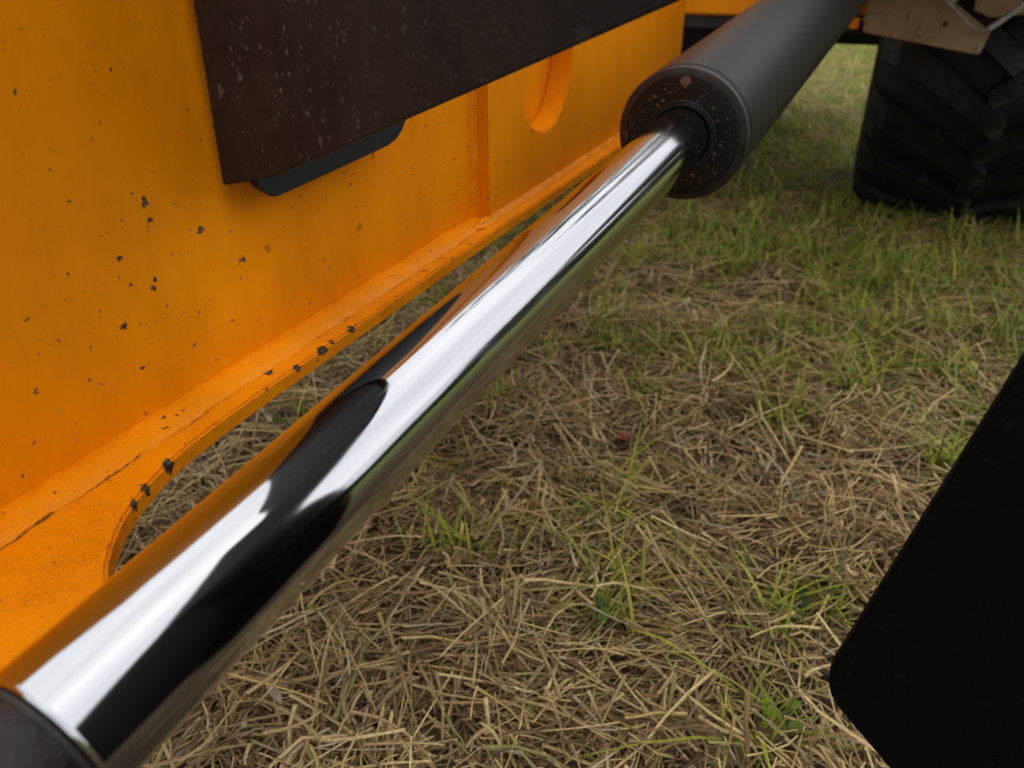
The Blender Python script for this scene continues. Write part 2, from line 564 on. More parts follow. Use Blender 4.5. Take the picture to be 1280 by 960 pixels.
gx = np.concatenate([[-600, -300, -150, -70, -30, -15, -8, -5], np.arange(-4, 4.001, 0.04), [5, 8, 15, 30, 70, 150, 300, 600]])
gy = axis_coords()
GX, GY = np.meshgrid(gx, gy)
GZ = ground_z(GX, GY)
verts = np.stack([GX.ravel(), GY.ravel(), GZ.ravel()], 1)
nx, ny = len(gx), len(gy)
idx = np.arange(nx * ny).reshape(ny, nx)
quads = np.stack([idx[:-1, :-1], idx[:-1, 1:], idx[1:, 1:], idx[1:, :-1]], -1).reshape(-1, 4)


def mesh_np(name, v, faces, mat, tint=None, smooth=True, sides=None):
    me = bpy.data.meshes.new(name)
    v = np.ascontiguousarray(v, dtype=np.float32)
    faces = np.ascontiguousarray(faces, dtype=np.int32)
    k = faces.shape[1]
    me.vertices.add(len(v))
    me.vertices.foreach_set("co", v.ravel())
    me.loops.add(faces.size)
    me.loops.foreach_set("vertex_index", faces.ravel())
    me.polygons.add(len(faces))
    me.polygons.foreach_set("loop_start", np.arange(0, faces.size, k, dtype=np.int32))
    me.polygons.foreach_set("loop_total", np.full(len(faces), k, dtype=np.int32))
    me.polygons.foreach_set("use_smooth", np.full(len(faces), smooth, dtype=bool))
    me.update(calc_edges=True)
    if tint is not None:
        at = me.attributes.new("tint", 'FLOAT_COLOR', 'POINT')
        at.data.foreach_set("color", np.ascontiguousarray(tint, dtype=np.float32).ravel())
    me.materials.append(mat)
    o = bpy.data.objects.new(name, me)
    COL.objects.link(o)
    return o


def m_ground():
    m = M("soil_and_litter")
    geo = m.n("ShaderNodeNewGeometry").outputs["Position"]
    a = m.noise(7, 6, 0.65, geo)
    b = m.noise(70, 5, 0.7, geo)
    soil = m.mix(m.ramp(b, 0.3, 0.7), (0.045, 0.032, 0.02), (0.115, 0.082, 0.048))
    straw = m.mix(m.ramp(b, 0.35, 0.65), (0.12, 0.09, 0.045), (0.26, 0.20, 0.11))
    col = m.mix(m.ramp(a, 0.4, 0.62), soil, straw)
    far = m.mix(m.ramp(m.noise(1.3, 6, 0.7, geo), 0.4, 0.62), (0.24, 0.225, 0.065), (0.13, 0.17, 0.03))
    dist = m.ramp(m.vec('LENGTH', geo), 1.6, 6.0)
    col = m.mix(dist, col, far)
    nb = m.bump(m.math('ADD', m.noise(160, 5, 0.7, geo), m.noise(25, 4, 0.6, geo)), 0.012, 0.9)
    return m.out(col, 0.95, nb, Specular_IOR_Level=0.15)


g_o = mesh_np("ground", verts, quads, m_ground())
g_o["kind"] = "structure"


def m_tinted(name, rough, trans, spec):
    m = M(name)
    at = m.n("ShaderNodeAttribute", attribute_name="tint")
    c = at.outputs["Color"]
    geo = m.n("ShaderNodeNewGeometry").outputs["Position"]
    c2 = m.mix(m.ramp(m.noise(180, 3, 0.6, geo), 0.35, 0.7, 0.0, 0.45), c, (0.07, 0.05, 0.03))
    m.out(c2, rough, None, Specular_IOR_Level=spec)
    if trans:
        tr = m.n("ShaderNodeBsdfTranslucent")
        m.link(c2, tr.inputs["Color"])
        mxs = m.n("ShaderNodeMixShader")
        mxs.inputs[0].default_value = trans
        m.link(m.b.outputs[0], mxs.inputs[1])
        m.link(tr.outputs[0], mxs.inputs[2])
        m.link(mxs.outputs[0], m.t.nodes["Material Output"].inputs["Surface"])
    return m.m


MAT_STRAW = m_tinted("dry_straw", 0.6, 0.0, 0.35)
MAT_GRASS = m_tinted("green_blade", 0.5, 0.3, 0.35)


def wedge(n, d0, d1, az0=-47, az1=47, power=1.0):
    u = rng.random(n)
    d = (d0 ** (2 * power) + u * (d1 ** (2 * power) - d0 ** (2 * power))) ** (1 / (2 * power))
    a = np.radians(rng.uniform(az0, az1, n))
    return d * np.sin(a), d * np.cos(a)


STRAW_COLS = np.array([[.77, .58, .27], [.64, .45, .20], [.47, .305, .13], [.30, .185, .08], [.14, .084, .04], [.60, .49, .31], [.60, .43, .15], [.33, .33, .10], [.34, .18, .095]])
STRAW_P = np.array([.14, .20, .22, .16, .09, .07, .05, .06, .01])
GRASS_COLS = np.array([[.40, .46, .045], [.27, .35, .04], [.52, .54, .065], [.11, .17, .03], [.55, .51, .10], [.55, .43, .17]])
GRASS_P = np.array([.27, .25, .18, .14, .1, .06])


def tint_rows(cols, p, n, K, jit=0.25):
    c = cols[rng.choice(len(cols), n, p=p / p.sum())]
    c = c * rng.uniform(1 - jit, 1 + jit, (n, 1))
    return np.repeat(np.concatenate([c, np.ones((n, 1))], 1), K, 0)


def stalks(x, y, length, rad, layer, seg=4, sides=3, tilt=0.10, bend=0.25, cols=STRAW_COLS, p=STRAW_P, az=None, flat=(1.0, 0.75)):
    """bent dry stalks lying on one another"""
    n = len(x)
    az = rng.uniform(0, 2 * math.pi, n) if az is None else az
    comb = F_COMB(x, y) * 1.6 + rng.normal(0, .38, n)          # stalks lie combed in bunches
    az = np.where(rng.random(n) < .55, comb, az)
    ti = rng.normal(0, tilt, n)
    bd = rng.normal(0, bend, n)
    bz = rng.normal(0, bend * 0.35, n)
    h = ground_z(x, y) + layer
    t = np.linspace(-.5, .5, seg + 1)[None, :]
    L = length[:, None]
    along = t * L
    side = bd[:, None] * L * (t ** 2 - 0.08)
    kink = rng.uniform(-.35, .35, n)[:, None]
    side = side + np.where(t > kink, (t - kink) * rng.normal(0, bend * 1.2, n)[:, None] * L, 0)
    zz = h[:, None] + along * ti[:, None] - np.abs(bz)[:, None] * L * (t ** 2) + 0.0
    ca, sa = np.cos(az)[:, None], np.sin(az)[:, None]
    px = x[:, None] + along * ca - side * sa
    py = y[:, None] + along * sa + side * ca
    zz = np.maximum(zz, ground_z(px, py) + rad[:, None])
    cen = np.stack([px, py, zz], -1)                          # n, seg+1, 3
    ang = np.linspace(0, 2 * math.pi, sides, endpoint=False)[None, :] + rng.uniform(0, 6.28, (n, 1))
    taper = np.linspace(1.0, 0.6, seg + 1)[None, :, None]
    rr = rad[:, None, None] * taper
    offs_h = np.cos(ang)[:, None, :] * rr * flat[0]
    offs_v = np.sin(ang)[:, None, :] * rr * flat[1]
    v = np.empty((n, seg + 1, sides, 3))
    v[..., 0] = cen[:, :, None, 0] - offs_h * sa[:, :, None]
    v[..., 1] = cen[:, :, None, 1] + offs_h * ca[:, :, None]
    v[..., 2] = cen[:, :, None, 2] + offs_v
    K = (seg + 1) * sides
    base = np.arange(n)[:, None, None] * K
    i = np.arange(seg)[None, :, None] * sides
    j = np.arange(sides)[None, None, :]
    j2 = (j + 1) % sides
    f = np.stack([base + i + j, base + i + j2, base + i + sides + j2, base + i + sides + j], -1).reshape(-1, 4)
    return v.reshape(-1, 3), f, tint_rows(cols, p, n, K)


def blades(x, y, height, width, lean, seg=4, cols=GRASS_COLS, p=GRASS_P):
    """tapering grass blades that arch over"""
    n = len(x)
    az = rng.uniform(0, 2 * math.pi, n)
    z0 = ground_z(x, y) - 0.003
    t = np.linspace(0, 1, seg + 1)[None, :]
    hl = height[:, None]
    ln = lean[:, None]
    out = hl * (ln * t * 0.5 + ln * t ** 2 * 0.6)
    up = hl * (t - 0.28 * np.minimum(ln, 1.6) * t ** 2)
    ca, sa = np.cos(az)[:, None], np.sin(az)[:, None]
    w = width[:, None] * (1 - t ** 1.8) * 0.5 + 0.0002
    tw = rng.uniform(-.6, .6, n)[:, None] * t
    wx, wy = -np.sin(az[:, None] + tw), np.cos(az[:, None] + tw)
    cx, cy, cz = x[:, None] + out * ca, y[:, None] + out * sa, z0[:, None] + up
    v = np.empty((n, seg + 1, 2, 3))
    for k, sg in ((0, -1), (1, 1)):
        v[:, :, k, 0] = cx + sg * w * wx
        v[:, :, k, 1] = cy + sg * w * wy
        v[:, :, k, 2] = cz
    K = (seg + 1) * 2
    base = np.arange(n)[:, None] * K
    i = np.arange(seg)[None, :] * 2
    f = np.stack([base + i, base + i + 1, base + i + 3, base + i + 2], -1).reshape(-1, 4)
    return v.reshape(-1, 3), f, tint_rows(cols, p, n, K)


def joined(name, parts, mat, smooth=True):
    vs, fs, ts, off = [], [], [], 0
    for v, f, t in parts:
        vs.append(v)
        fs.append(f + off)
        ts.append(t)
        off += len(v)
    return mesh_np(name, np.concatenate(vs), np.concatenate(fs), mat, np.concatenate(ts), smooth)


def keep_straw(x, y, lo=0.25):
    g = green_amount(x, y)
    b = np.clip(F_BARE(x, y) * 0.5 + 0.45, 0, 1) ** 0.5
    return rng.random(len(x)) < np.clip((1 - 0.62 * g) * (lo + (1 - lo) * b), 0, 1)


parts = []
# short crushed bits under everything
x, y = wedge(40000, 0.42, 3.2, power=0.75)
k = keep_straw(x, y, 0.6); x, y = x[k], y[k]
parts.append(stalks(x, y, rng.uniform(.012, .055, len(x)), rng.uniform(.0008, .0024, len(x)), rng.uniform(.0, .010, len(x)), seg=2, tilt=0.25, bend=.35, flat=(1.2, .5)))
# flat shredded dry leaves of grass
x, y = wedge(30000, 0.42, 3.0, power=0.72)
k = keep_straw(x, y); x, y = x[k], y[k]
parts.append(stalks(x, y, rng.gamma(3.0, .022, len(x)).clip(.02, .16), rng.uniform(.0011, .0027, len(x)), rng.gamma(2.0, .0065, len(x)), seg=4, tilt=0.28, bend=.38, flat=(1.6, .25)))
# main mat
x, y = wedge(30000, 0.42, 2.8, power=0.7)
k = keep_straw(x, y); x, y = x[k], y[k]
parts.append(stalks(x, y, rng.gamma(3.0, .022, len(x)).clip(.02, .18), rng.uniform(.0006, .0021, len(x)), rng.gamma(2.0, .0068, len(x)), seg=4, tilt=0.22, bend=.20))
# longer pale stalks on top
x, y = wedge(3600, 0.42, 3.0, power=0.7)
k = keep_straw(x, y); x, y = x[k], y[k]
parts.append(stalks(x, y, rng.uniform(.06, .21, len(x)), rng.uniform(.0010, .0026, len(x)), rng.uniform(.012, .036, len(x)), seg=5, tilt=0.18, bend=.15, flat=(1.2, .6),
                    cols=STRAW_COLS[[0, 1, 5, 6]], p=np.array([.4, .3, .15, .15])))
# farther out
x, y = wedge(30000, 2.4, 7.5, power=0.7)
k = keep_straw(x, y); x, y = x[k], y[k]
parts.append(stalks(x, y, rng.uniform(.04, .16, len(x)), rng.uniform(.0014, .0036, len(x)), rng.gamma(2.0, .009, len(x)), seg=3, tilt=0.25, bend=.4, flat=(1.3, .5)))
st = joined("dry_straw", parts, MAT_STRAW)
st["kind"] = "stuff"
st["label"] = "dry cut straw lying in a tangled mat on the ground"
st["category"] = "straw"

parts = []
x, y = wedge(120000, 0.45, 4.4, power=0.8)
k = rng.random(len(x)) < green_amount(x, y) * 0.95; x, y = x[k], y[k]
parts.append(blades(x, y, rng.gamma(5, .0115, len(x)).clip(.015, .14), rng.uniform(.0024, .0060, len(x)), rng.uniform(.1, 1.6, len(x)), seg=4))
x, y = wedge(52000, 4.0, 15.0, power=0.7)
k = rng.random(len(x)) < (0.35 + 0.5 * green_amount(x, y)); x, y = x[k], y[k]
parts.append(blades(x, y, rng.gamma(5, .016, len(x)).clip(.03, .22), rng.uniform(.004, .010, len(x)), rng.uniform(.1, 1.5, len(x)), seg=3,
                    cols=np.vstack([GRASS_COLS, [[.42, .36, .16]]]), p=np.array([.15, .12, .16, .07, .16, .16, .18])))
gr = joined("green_grass", parts, MAT_GRASS)
gr["kind"] = "stuff"
gr["label"] = "green grass tufts growing through the cut straw"
gr["category"] = "grass"

# small round clover leaves in the green patches
x, y = wedge(26000, 0.5, 2.8, power=0.7)
k = rng.random(len(x)) < (green_amount(x, y) - 0.18).clip(0, 1) * 0.8
x, y = x[k], y[k]
n = len(x)
zc = ground_z(x, y) + rng.uniform(.006, .032, n)
rad = rng.uniform(.003, .0085, n)
tx, ty = rng.normal(0, .45, n), rng.normal(0, .45, n)
ang = np.linspace(0, 2 * math.pi, 6, endpoint=False)
v = np.empty((n, 6, 3))
v[..., 0] = x[:, None] + rad[:, None] * np.cos(ang)
v[..., 1] = y[:, None] + rad[:, None] * np.sin(ang) * rng.uniform(.6, 1, (n, 1))
v[..., 2] = zc[:, None] + (v[..., 0] - x[:, None]) * tx[:, None] + (v[..., 1] - y[:, None]) * ty[:, None]
f = np.arange(n * 6).reshape(-1, 6)
lv = mesh_np("clover_leaves", v.reshape(-1, 3), f, MAT_GRASS, tint_rows(np.array([[.24, .36, .04], [.15, .26, .03], [.38, .46, .05], [.08, .15, .03]]), np.array([.35, .3, .2, .15]), n, 6), False)
lv["kind"] = "stuff"
lv["label"] = "small round green leaves of low weeds among the grass"
lv["category"] = "weeds"


# far trees round the field (seen only as the dark line mirrored in the rod)
n = 16000
ta = np.radians(rng.uniform(20, 175, n))
td = rng.uniform(30, 42, n)
top = 5.0 + 1.6 * np.sin(ta * 7) + 1.2 * np.sin(ta * 17 + 1) + 0.7 * np.sin(ta * 43)
tz = top * rng.random(n) ** 0.8
cx, cy = td * np.sin(ta), td * np.cos(ta)
sz = rng.uniform(.25, .7, n)
n2 = 2400          # taller, looser trees ahead of the machine
ta2 = np.radians(rng.uniform(-6, 34, n2))
td2 = rng.uniform(15, 21, n2)
top2 = 14.0 + 3.5 * np.sin(ta2 * 9) + 2.5 * np.sin(ta2 * 23 + 1)
tz2 = top2 * rng.random(n2) ** 0.65
n += n2
cx, cy, tz = np.append(cx, td2 * np.sin(ta2)), np.append(cy, td2 * np.cos(ta2)), np.append(tz, tz2)
sz = np.append(sz, rng.uniform(.15, .5, n2))
v = np.empty((n, 4, 3))
q1 = rng.normal(size=(n, 3)); q1 /= np.linalg.norm(q1, axis=1)[:, None]
q2 = np.cross(q1, rng.normal(size=(n, 3))); q2 /= np.linalg.norm(q2, axis=1)[:, None]
cc = np.stack([cx, cy, tz], 1)
for k, (a, b) in enumerate(((-1, 0), (0, -.6), (1, 0), (0, .6))):
    v[:, k] = cc + (q1 * a + q2 * b) * sz[:, None]
tl = mesh_np("distant_trees", v.reshape(-1, 3), np.arange(n * 4).reshape(-1, 4), MAT_GRASS, tint_rows(np.array([[.05, .085, .02], [.07, .11, .025], [.035, .06, .018]]), np.array([.4, .3, .3]), n, 4), False)
tl["kind"] = "stuff"
tl["label"] = "far row of dark green trees along the edge of the field"
tl["category"] = "trees"

# ------------------------------------------------------------------ orange lifting arm
arm = empty("lifting_arm", ARM_BASE, "chipped orange steel lifting arm with a welded bottom flange beside the chrome rod", "arm")
WEB_L, RIGHT_L, FL_Z = .3726, .354, .4908


def side(u, v, w):      # plate standing along the machine: u = s, v = z, w = thickness to the left
    return (u, 0, v)


web_outline = [(-.35, .478), (.757, .478), (.757, 1.16), (.60, 1.10), (.45, .95), (.31, .865), (.218, .80), (.155, .715), (.05, .66), (-.35, .56)]
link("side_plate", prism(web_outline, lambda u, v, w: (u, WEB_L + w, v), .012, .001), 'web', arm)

hc, hr = (.929, .65), .090
hole = [(hc[0] + hr * math.cos(2 * math.pi * k / 56), hc[1] + hr * math.sin(2 * math.pi * k / 56)) for k in range(56)]
right_outline = [(.7575, .478), (1.685, .478), (1.685, 1.10), (1.60, 1.18), (.7575, 1.16)]
link("end_plate", prism(right_outline, lambda u, v, w: (u, RIGHT_L + w, v), .030, .0022, [hole]), 'plate2', arm, True)
link("hole_backing", lathe([(.0, 0), (.0, .13), (.006, .13), (.006, 0)], (hc[0], .38405, hc[1]), (0, 1, 0), 64), 'plate2', arm)

fl = [(-.35, .268), (.14, .268), (.155, .2695), (.166, .274), (.176, .284), (.185, .294), (.196, .303), (.210, .3125), (.226, .3205), (.243, .3268), (.262, .3318), (.285, .3352), (.315, .3368), (.36, .3375),
      (.74, .3375), (.80, .3360), (1.10, .3330), (1.685, .3316), (1.685, .3535), (.757, .3535), (.757, .3722), (-.35, .3722)]
link("bottom_plate", prism(fl, lambda u, v, w: (u, v, .478 + w), .0128, .0016), 'flange', arm, True)


link("arm_shade_floor", box(-.35, 1.685, .3850, .95, .478, .4905, .001), 'chassis', arm)  # unseen, added to shade the ground below the arm
link("arm_shade_wall", box(-.35, 1.685, .938, .950, .4910, 1.05, .001), 'chassis', arm)  # unseen wall added to close off light behind the arm


def bead(path, prof, jitter, step=.004, amp_s=60.0):
    """weld bead: a cross-section (l, z offsets) swept along a path with an uneven surface"""
    bm = bmesh.new()
    rows = []
    for (p, cross, along_noise) in path:
        row = []
        for k, (a, b) in enumerate(prof):
            j = mnoise.noise(Vector((along_noise * amp_s, k * 1.7, 3.1))) * jitter + mnoise.noise(Vector((along_noise * amp_s * 3.1, k * 2.7, 8.1))) * jitter * .5
            sc = 1 + j
            row.append(bm.verts.new((p[0] + cross[0][0] * a * sc + cross[1][0] * b * sc, p[1] + cross[0][1] * a * sc + cross[1][1] * b * sc, p[2] + cross[0][2] * a * sc + cross[1][2] * b * sc)))
        rows.append(row)
    for r0, r1 in zip(rows[:-1], rows[1:]):
        for k in range(len(prof) - 1):
            bm.faces.new((r0[k], r0[k + 1], r1[k + 1], r1[k]))
    bm.faces.new(rows[0])
    bm.faces.new(list(reversed(rows[-1])))
    return bm


# long fillet between side plate and bottom plate
def fillet_path(s0, s1, l, z, grow=0):
    out = []
    n = int((s1 - s0) / .0035)
    for i in range(n + 1):
        s = s0 + (s1 - s0) * i / n
        g = 1 + grow * math.exp(-((s - s1) / .035) ** 2)
        if i >= n - 3:
            g *= (1, .9, .7, .45)[i - n + 3]
        out.append(((s, l, z), ((0, -g, 0), (0, 0, g)), s))
    return out


link("weld_bead", bead(fillet_path(-.35, .765, .3735, .4902), [(-.0015, -.002), (-.0015, .0062), (.004, .0072), (.010, .0058), (.016, .0040), (.0205, .0018), (.0225, -.0012)], .10), 'weld', arm, True)
arm_weld = bead(fillet_path(.735, 1.685, .3545, .4902), [(-.001, -.0015), (-.001, .0075), (.003, .0060), (.0065, .0030), (.0085, -.0008)], .18)
link("weld_bead", arm_weld, 'weld', arm, True)
# upright bead where the thicker end plate starts
vp = []
for i in range(141):
    z = .497 + i * .0035
    vp.append(((.7585, .3735, z), ((-1, 0, 0), (0, -1, 0)), z))
link("weld_bead", bead(vp, [(-.001, -.002), (-.0005, .0085), (.003, .0075), (.0065, .0045), (.0095, .0015), (.0112, -.001)], .16), 'weld', arm, True)
# blob where both beads meet
bm = bmesh.new()
bmesh.ops.create_uvsphere(bm, u_segments=24, v_segments=14, radius=1)
for v in bm.verts:
    nn = 1 + .22 * mnoise.noise(v.co * 1.6)
    v.co = Vector((.750 + v.co.x * .026 * nn, .3575 + v.co.y * .010 * nn, .4915 + v.co.z * .0062 * nn))
link("weld_bead", bm, 'weld', arm, True)

# ------------------------------------------------------------------ big black plate standing across the machine, with an opening for the rod
PS = .375
cp_base = (PS, 0.0, 0.0)
cpo = empty("cross_plate", cp_base, "black-brown mud-specked steel plate standing across the machine, cut out around the chrome rod", "steel plate")
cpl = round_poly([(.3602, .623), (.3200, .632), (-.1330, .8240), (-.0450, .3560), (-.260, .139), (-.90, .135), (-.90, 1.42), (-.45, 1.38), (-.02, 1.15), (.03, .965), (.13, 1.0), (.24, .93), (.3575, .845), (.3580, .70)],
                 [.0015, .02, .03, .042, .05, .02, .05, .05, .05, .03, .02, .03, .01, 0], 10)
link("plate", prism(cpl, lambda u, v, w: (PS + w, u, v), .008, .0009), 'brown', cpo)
wing = round_poly([(.376, .16), (.376, 1.39), (.25, 1.20), (.10, .95), (-.05, .80), (-.05, .16)], [0, 0, .05, .05, .05, .03])
link("reflection_wing", prism(wing, lambda u, v, w: (u, -.50 - w, v), .008, .0009), 'strip', cpo)  # added out of view to darken the near end of the rod's reflection
SB = (.48, .346, .61)
sbo = empty("slate_plate", SB, "slate-grey plate with a rounded corner just below the brown plate on the orange arm", "slate plate")
sp = [(.3910, .6215), (.3935, .6180), (.4060, .6096), (.4105, .6092), (.4561, .6108), (.5500, .6149), (.5640, .6175), (.5740, .6230), (.5809, .6299), (.594, .66), (.596, .86), (.3910, .90)]
link("plate", prism(sp, lambda u, v, w: (u, .346 + w, v), .0065, .0007), 'strip', sbo)
link("mounting_boss", lathe([(0, 0), (0, .03), (.0195, .03), (.0195, 0)], (.49, .3528, .78), (0, 1, 0), 32), 'strip', sbo)

# ------------------------------------------------------------------ hydraulic cylinder
HC0 = Vector((0, .22467, .49994))
HW = Vector((1, -.06511, .09671)).normalized()
hyd = bpy.data.objects.new("hydraulic_cylinder", None)
COL.objects.link(hyd)
hyd["label"] = "hydraulic cylinder with a mirror-bright chrome rod running into a black barrel"
hyd["category"] = "hydraulic cylinder"
hyd["_base"] = (0, 0, 0)
# its own frame: local x along the rod
xw = Vector((*(A2 * HW.x + L2 * HW.y), HW.z)).normalized()
yw = Vector((0, 0, 1)).cross(xw).normalized()
zw = xw.cross(yw)
rot = Matrix((xw, yw, zw)).transposed().to_4x4()
hyd.matrix_world = Matrix.Translation(Vector(W(*HC0))) @ rot
X = (1, 0, 0)
O0 = (0, 0, 0)
rr = .030
GF = .850
link("piston_rod", lathe([(.097, .0), (.097, rr - .0025), (.0988, rr - .0004), (.0996, rr), (.1000, rr), (.1010, rr), (.60, rr), (GF + .049, rr), (GF + .0495, rr), (GF + .05, 0)], O0, X, 160), 'chrome', hyd, True)
eye = link("rod_eye", lathe([(-.02, 0), (-.02, .024), (.05, .0275), (.075, .0292), (.0940, .0292), (.0965, .0280), (.0965, 0)], O0, X, 96), 'eye', hyd, True)
link("eye_boss", lathe([(-.035, 0), (-.035, .048), (-.031, .052), (.031, .052), (.035, .048), (.035, 0)], (-.052, 0, 0), (0, 1, 0), 64), 'eye', eye, True)
link("weld_ring", lathe([(.0948, rr - .003), (.0948, rr - .0010), (.0954, rr - .0005), (.0966, rr - .0007), (.0969, rr - .003)], O0, X, 96), 'ringworn', hyd, True)
BR = .070
link("gland", lathe([(GF + .014, .0385), (GF + .0006, .0385), (GF, .0395), (GF, BR - .0095), (GF + .0003, BR - .0086), (GF + .0080, BR - .0080), (GF + .0145, BR - .0080), (GF + .0145, .0385)], O0, X, 160), 'gland', hyd, True)
link("wiper_seal", lathe([(GF + .012, rr + .0003), (GF + .0035, rr + .0004), (GF + .0012, rr + .0018), (GF + .0008, .0345), (GF + .0002, .0358), (GF - .0006, .0366), (GF - .0006, .0374), (GF + .0002, .0382), (GF + .012, .0383)], O0, X, 128), 'seal', hyd, True)
link("gland_rim", lathe([(GF + .0135, BR - .0083), (GF + .0004, BR - .0083), (GF + .0006, BR - .0070), (GF + .0030, BR - .0016), (GF + .0036, BR - .0008), (GF + .0044, BR - .0005), (GF + .0122, BR - .0004), (GF + .0132, BR - .0014), (GF + .0135, BR - .0060)], O0, X, 160), 'ringworn', hyd, True)
link("barrel", lathe([(GF + .0152, BR - .006), (GF + .0153, BR - .0010), (GF + .0158, BR - .0004), (GF + .0185, BR - .0003), (GF + .0188, BR - .0022), (GF + .0200, BR - .0022), (GF + .0203, BR - .0003), (GF + .021, BR), (GF + .022, BR), (GF + .024, BR),
                      (1.55, BR), (2.45, BR), (2.455, BR - .004), (2.455, 0)], O0, X, 160), 'barrel', hyd, True)
link("base_lug", lathe([(-.05, 0), (-.05, .06), (.05, .06), (.05, 0)], (2.50, 0, 0), (0, 1, 0), 48), 'barrel', hyd, True)

# ------------------------------------------------------------------ machine chassis behind
CB = (3.3, .4, .6)
ch = empty("machine_chassis", CB, "orange machine chassis with a dirty underside behind the end of the arm", "chassis")
link("cross_member", box(2.70, 2.85, .16, 2.10, .587, .90, .006), 'chassis', ch)
link("underside", box(2.712, 4.9, -.02, 2.10, .548, .586, .004), 'dark_steel', ch)
link("belly_shade_box", box(3.3, 4.88, .46, 2.05, .28, .547, .02), 'dark_steel', ch)  # added box that casts shade on the grass under the machine
link("body", box(2.86, 4.9, .0, 2.10, .587, 1.20, .01), 'chassis', ch)
link("shade_slab", box(1.76, 2.90, -.82, .26, .875, .955, .01), 'dark_steel', ch)  # unseen overhead slab added to darken the ground and tyre
link("front_shade_slab", box(1.72, 2.695, .68, 2.10, .705, .745, .006), 'dark_steel', ch)  # unseen slab added to block light from the front left
link("tyre_shade_slab", box(2.42, 3.60, -.80, -.005, 1.06, 1.09, .01), 'dark_steel', ch)  # unseen slab added above the tyre to shade it
link("axle_housing", lathe([(-.62, 0), (-.62, .06), (-.58, .065), (-.15, .045), (.1, .045), (.35, .05), (.40, .05), (.40, 0)], (3.02, .10, .535), (0, 1, 0), 40), 'dark_steel', ch, True)
link("reflector", box(2.693, 2.699, .052, .078, .560, .590, .002), 'chassis', ch)

# ------------------------------------------------------------------ big tyre
TC = Vector((2.97, -.335, .49))
TR, TW = .50, .64
wh = empty("wheel", (TC.x, TC.y, 0), "big black tractor tyre standing on the grass under the tan bracket", "wheel")
hw = TW / 2
prof = [(-hw + .05, .24), (-hw + .01, .30), (-hw - .002, .36), (-hw + .004, .41), (-hw + .03, .448), (-hw + .08, .462), (0, .468), (hw - .08, .462), (hw - .03, .448), (hw - .004, .41), (hw + .002, .36), (hw - .01, .30), (hw - .05, .24), (hw - .10, .235), (-hw + .10, .235)]
link("tyre", lathe(prof, TC, (0, 1, 0), 96, True), 'rubber', wh, True)
link("rim", lathe([(-.12, 0), (-.12, .16), (-.16, .20), (-hw + .06, .236), (hw - .06, .236), (.16, .20), (.12, .16), (.12, 0)], TC, (0, 1, 0), 48), 'dark_steel', wh, True)


def lug(sgn):
    """one slanted tread bar wrapped on the tyre crown, reaching down the shoulder"""
    bm = bmesh.new()
    rows = []
    N = 9
    for i in range(N):
        t = i / (N - 1)
        l = (-.03 + t * (hw + .022)) * sgn
        al = abs(l)
        rbase = .462 if al < hw - .06 else .462 - (al - (hw - .06)) * 0.85
        top = rbase + .040 - (0.010 if i in (0, N - 1) else 0)
        ph = -.62 * t + .16 * t * t
        half = .030 + .012 * t
        row = []
        for (dp, rad) in ((-half - .008, rbase - .004), (-half, top), (half, top), (half + .008, rbase - .004)):
            a = ph + dp / .48
            row.append(bm.verts.new((TC.x + rad * math.cos(a), TC.y + l, TC.z + rad * math.sin(a))))
        rows.append(row)
    for r0, r1 in zip(rows[:-1], rows[1:]):
        for k in range(3):
            bm.faces.new((r0[k], r0[k + 1], r1[k + 1], r1[k]))
    bm.faces.new(rows[0])
    bm.faces.new(list(reversed(rows[-1])))
    es = [e for e in bm.edges if len(e.link_faces) == 2 and e.calc_face_angle(0) > R(45)]
    bmesh.ops.bevel(bm, geom=es, offset=.006, segments=2, affect='EDGES')
    return bm


for sgn in (1, -1):
    first = link("tread_lug", lug(sgn), 'lug', wh, True)
    off = Vector((TC.x, TC.y, TC.z)) - Vector((TC.x, TC.y, 0))
    for k in range(18):
        o = first if k == 0 else first.copy()
        if k:
            COL.objects.link(o)
        a = 2 * math.pi * (k + (0 if sgn > 0 else .5)) / 18
        o.matrix_local = Matrix.Translation(off) @ Matrix.Rotation(-a, 4, 'Y') @ Matrix.Translation(-off)

# ------------------------------------------------------------------ tan mud-caked bracket in front of the tyre
MB_ = (2.2, -.1, .55)
mg = empty("mud_guard", MB_, "tan mud-caked steel bracket plate hanging in front of the big tyre", "bracket")
bp = [(.036, .70), (.0335, .6576), (.0310, .5888), (-.2160, .5496), (-.2240, .5497), (-.2290, .5530), (-.2375, .5972), (-.1431, .6608), (-.13, .70)]
link("plate", prism(bp, lambda u, v, w: (2.2 + w, u, v), .008, .0012), 'tan', mg)
link("scraped_corner", prism([(-.2165, .5530), (-.2265, .5545), (-.2300, .5800), (-.2190, .5760)], lambda u, v, w: (2.1965 + w, u, v), .0030, .0008), 'bare', mg)
bp2 = [(-.195, .6400), (-.232, .6255), (-.300, .6340), (-.40, .66), (-.40, .78), (-.18, .78)]
link("wing_plate", prism(bp2, lambda u, v, w: (2.22 + w, u, v), .008, .0012), 'tan', mg)
link("bolt", lathe([(0, 0), (0, .006), (-.004, .006), (-.005, .004), (-.005, 0)], (2.1995, -0.1421, 0.6111), (1, 0, 0), 12), 'rust', mg)
